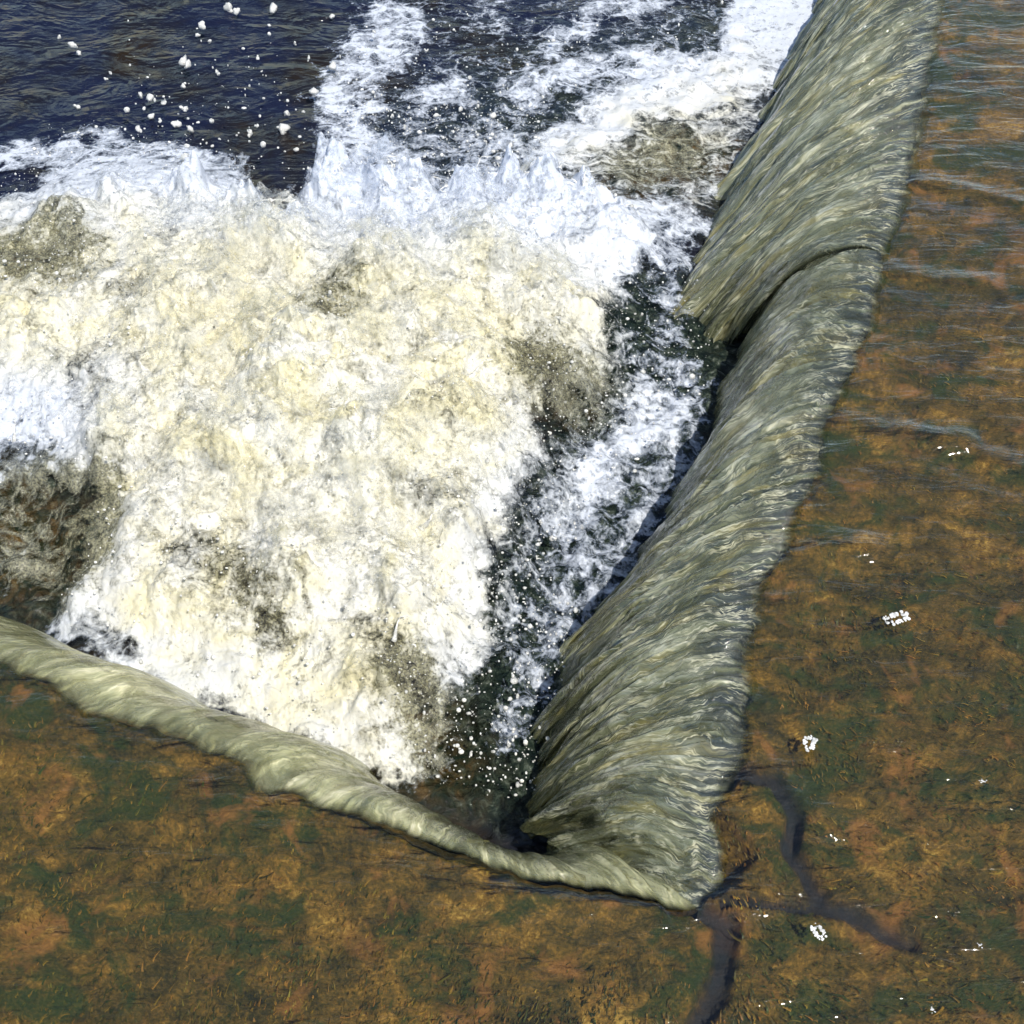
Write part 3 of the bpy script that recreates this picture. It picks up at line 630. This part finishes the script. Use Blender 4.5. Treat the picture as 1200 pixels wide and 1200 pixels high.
# flecks of foam drifting on the shallow water
for (a, b, rr, lab) in [(1050,725,12,'largest ring shaped white foam fleck drifting right of the near fall'), (948,871,10,'round white foam fleck drifting over a dark green algae patch'), (1152,916,5,'tiny double foam fleck drifting near the right edge'),
                        (959,1092,9,'white foam fleck drifting just below the dark crack'), (1148,1108,4,'tiny foam dot drifting right of the end of the crack'), (1093,1184,5,'small faint foam dot drifting at the bottom edge')]:
    p = ground(a, b, .002); R0 = rr / F * np.linalg.norm(p - np.array([0, 0, HCAM]))
    Cs = []; Rs = []
    for q in range(60 if rr > 8 else 12):
        th = random.uniform(0, 6.283); k = R0 * (random.uniform(.45, 1.0) if rr > 8 else random.uniform(0, .9)) * (1 + .3 * math.sin(2 * th + a))
        Cs.append((k * math.cos(th), k * math.sin(th) * .85, -.0005)); Rs.append(R0 * random.uniform(.07, .20))
    V, Fs = balls(np.array(Cs), np.array(Rs), I2, .12); V[:, 2] *= .35
    o = mesh_obj('foam_fleck', V, Fs, M['drop']); o.location = (p[0], p[1], .004)
    tag(o, lab, 'foam fleck', 'foam flecks on the shallow water')

# ------------------------------------------------------------------ algae filaments combed by the current
def filaments(n):
    a = rng.uniform(-60, 1290, n); b = rng.uniform(-80, 1290, n)
    # keep those standing upstream of the lip
    g = ground(a, b, -.05); P_ = g[:, :2]
    poly = np.concatenate([lip, [[-9, 9], [4, 12]]])[::6]
    ins = np.zeros(n, bool)
    for k in range(len(poly)):
        (xa, ya), (xb, yb) = poly[k], poly[(k + 1) % len(poly)]
        ins ^= ((ya > P_[:, 1]) != (yb > P_[:, 1])) & (P_[:, 0] < (xb - xa) * (P_[:, 1] - ya) / (yb - ya + 1e-12) + xa)
    P_ = P_[~ins]; n = len(P_)
    for ln in CRACKS[:2]:
        k = seg_dist(P_, ln) > .022; P_ = P_[k]
    n = len(P_)
    X, Y = P_[:, 0], P_[:, 1]
    clump = fbm(X * 8, Y * 8, 61.0, 3); keep = rng.random(n) < np.clip(.55 + 1.1 * clump, .08, 1); P_ = P_[keep]; n = len(P_); X, Y = P_[:, 0], P_[:, 1]
    right = sstep(-.2, .3, X - .308 - .35 * (Y - .874))
    ang = right * (math.pi - .12) + (1 - right) * (math.radians(55)) + .9 * fbm(X * 5, Y * 5, 71.0, 3) + rng.normal(0, .35, n)
    Ln = np.clip(rng.lognormal(math.log(.0065), .55, n), .003, .03); wd = np.clip(rng.lognormal(math.log(.0011), .35, n), .0006, .0028)
    K = 5; V = np.zeros((n, K, 2, 3)); cx = X.copy(); cy = Y.copy(); cz = np.full(n, -.048) + .02 * fbm(X * 5, Y * 5, .3, 4); curl = rng.normal(0, .35, n); lift = rng.uniform(.0, .006, n)
    for k in range(K):
        t = k / (K - 1); aa = ang + curl * (t - .4) * 2
        ww = wd * (1 - .75 * t)
        V[:, k, 0] = np.stack([cx - np.sin(aa) * ww, cy + np.cos(aa) * ww, cz + lift * math.sin(t * 2.2)], -1)
        V[:, k, 1] = np.stack([cx + np.sin(aa) * ww, cy - np.cos(aa) * ww, cz + lift * math.sin(t * 2.2)], -1)
        cx = cx + np.cos(aa) * Ln / (K - 1); cy = cy + np.sin(aa) * Ln / (K - 1)
    base = (np.arange(n) * K * 2)[:, None, None] + (np.arange(K - 1) * 2)[None, :, None] + np.array([0, 1, 3, 2])[None, None]
    hue = fbm(X * 6, Y * 6, 81.0, 3) + rng.normal(0, .30, n); br = .9 * np.exp(rng.normal(0, .28, n)) * np.exp(1.2 * fbm(X * 10, Y * 10, 91.0, 3))
    pal = np.array([(.012, .045, .012), (.055, .085, .016), (.17, .145, .026), (.30, .205, .035), (.44, .23, .05)])
    hh = np.clip((hue + .6) / 1.2 * 4, 0, 3.999); i = hh.astype(int); fr = (hh - i)[:, None]
    c = (pal[i] * (1 - fr) + pal[i + 1] * fr) * br[:, None]; c = np.clip(c, 0, .65)
    return V.reshape(-1, 3), base.reshape(-1, 4), np.repeat(c, K * 2, axis=0)
v, f, c = filaments(65000)
al = mesh_obj('algae', v, f, M['algae'], cols={'tint': c}); tag(al, kind='stuff')

# far ground under everything
gm = NT('river_gravel'); p_ = gm.n('ShaderNodeBsdfPrincipled', Base__Color=gm.ramp(gm.noise(gm.obj(), 3, 6), [(.3, (.03, .03, .02)), (.7, (.10, .085, .05))]), Roughness=.8); gmat = gm.done(p_.outputs[0])
gd = mesh_obj('ground', np.array([(-300,-300,-1.3),(300,-300,-1.3),(300,300,-1.3),(-300,300,-1.3)]), np.array([[0,1,2,3]]), gmat); tag(gd, kind='structure')

# ------------------------------------------------------------------ light
sd = Vector((.30, -.42, .88)).normalized()
el = math.asin(sd.z); az = math.atan2(sd.x, sd.y)
wd = bpy.data.worlds.new('World'); S.world = wd; wd.use_nodes = True; nt = wd.node_tree
bg = nt.nodes['Background']; sk = nt.nodes.new('ShaderNodeTexSky'); sk.sky_type = 'NISHITA'; sk.sun_disc = False
sk.sun_elevation = el; sk.sun_rotation = az; sk.air_density = 1.0; sk.dust_density = .6
nt.links.new(sk.outputs[0], bg.inputs[0]); bg.inputs[1].default_value = .11
ld = bpy.data.lights.new('sun', 'SUN'); ld.energy = 4.0; ld.angle = math.radians(.5); ld.color = (1, .95, .86)
lo = bpy.data.objects.new('sun', ld); COL.objects.link(lo); lo.rotation_euler = (-sd).to_track_quat('-Z', 'Y').to_euler(); lo.location = (3, -3, 6)

cd = bpy.data.cameras.new('camera'); co = bpy.data.objects.new('camera', cd); COL.objects.link(co)
co.location = (0, 0, HCAM); co.rotation_euler = (math.pi / 2 - PITCH, 0, 0); cd.sensor_fit = 'HORIZONTAL'; cd.angle = FOV; cd.clip_start = .05; cd.clip_end = 1000
S.camera = co
S.view_settings.view_transform = 'Standard'; S.view_settings.look = 'None'; S.view_settings.exposure = 0.3; S.view_settings.gamma = 1.0
S.cycles.max_bounces = 5; S.cycles.diffuse_bounces = 3; S.cycles.glossy_bounces = 3; S.cycles.transparent_max_bounces = 20; S.cycles.use_adaptive_sampling = True; S.cycles.adaptive_threshold = .03; S.cycles.sample_clamp_indirect = 6; S.cycles.caustics_reflective = False; S.cycles.caustics_refractive = False
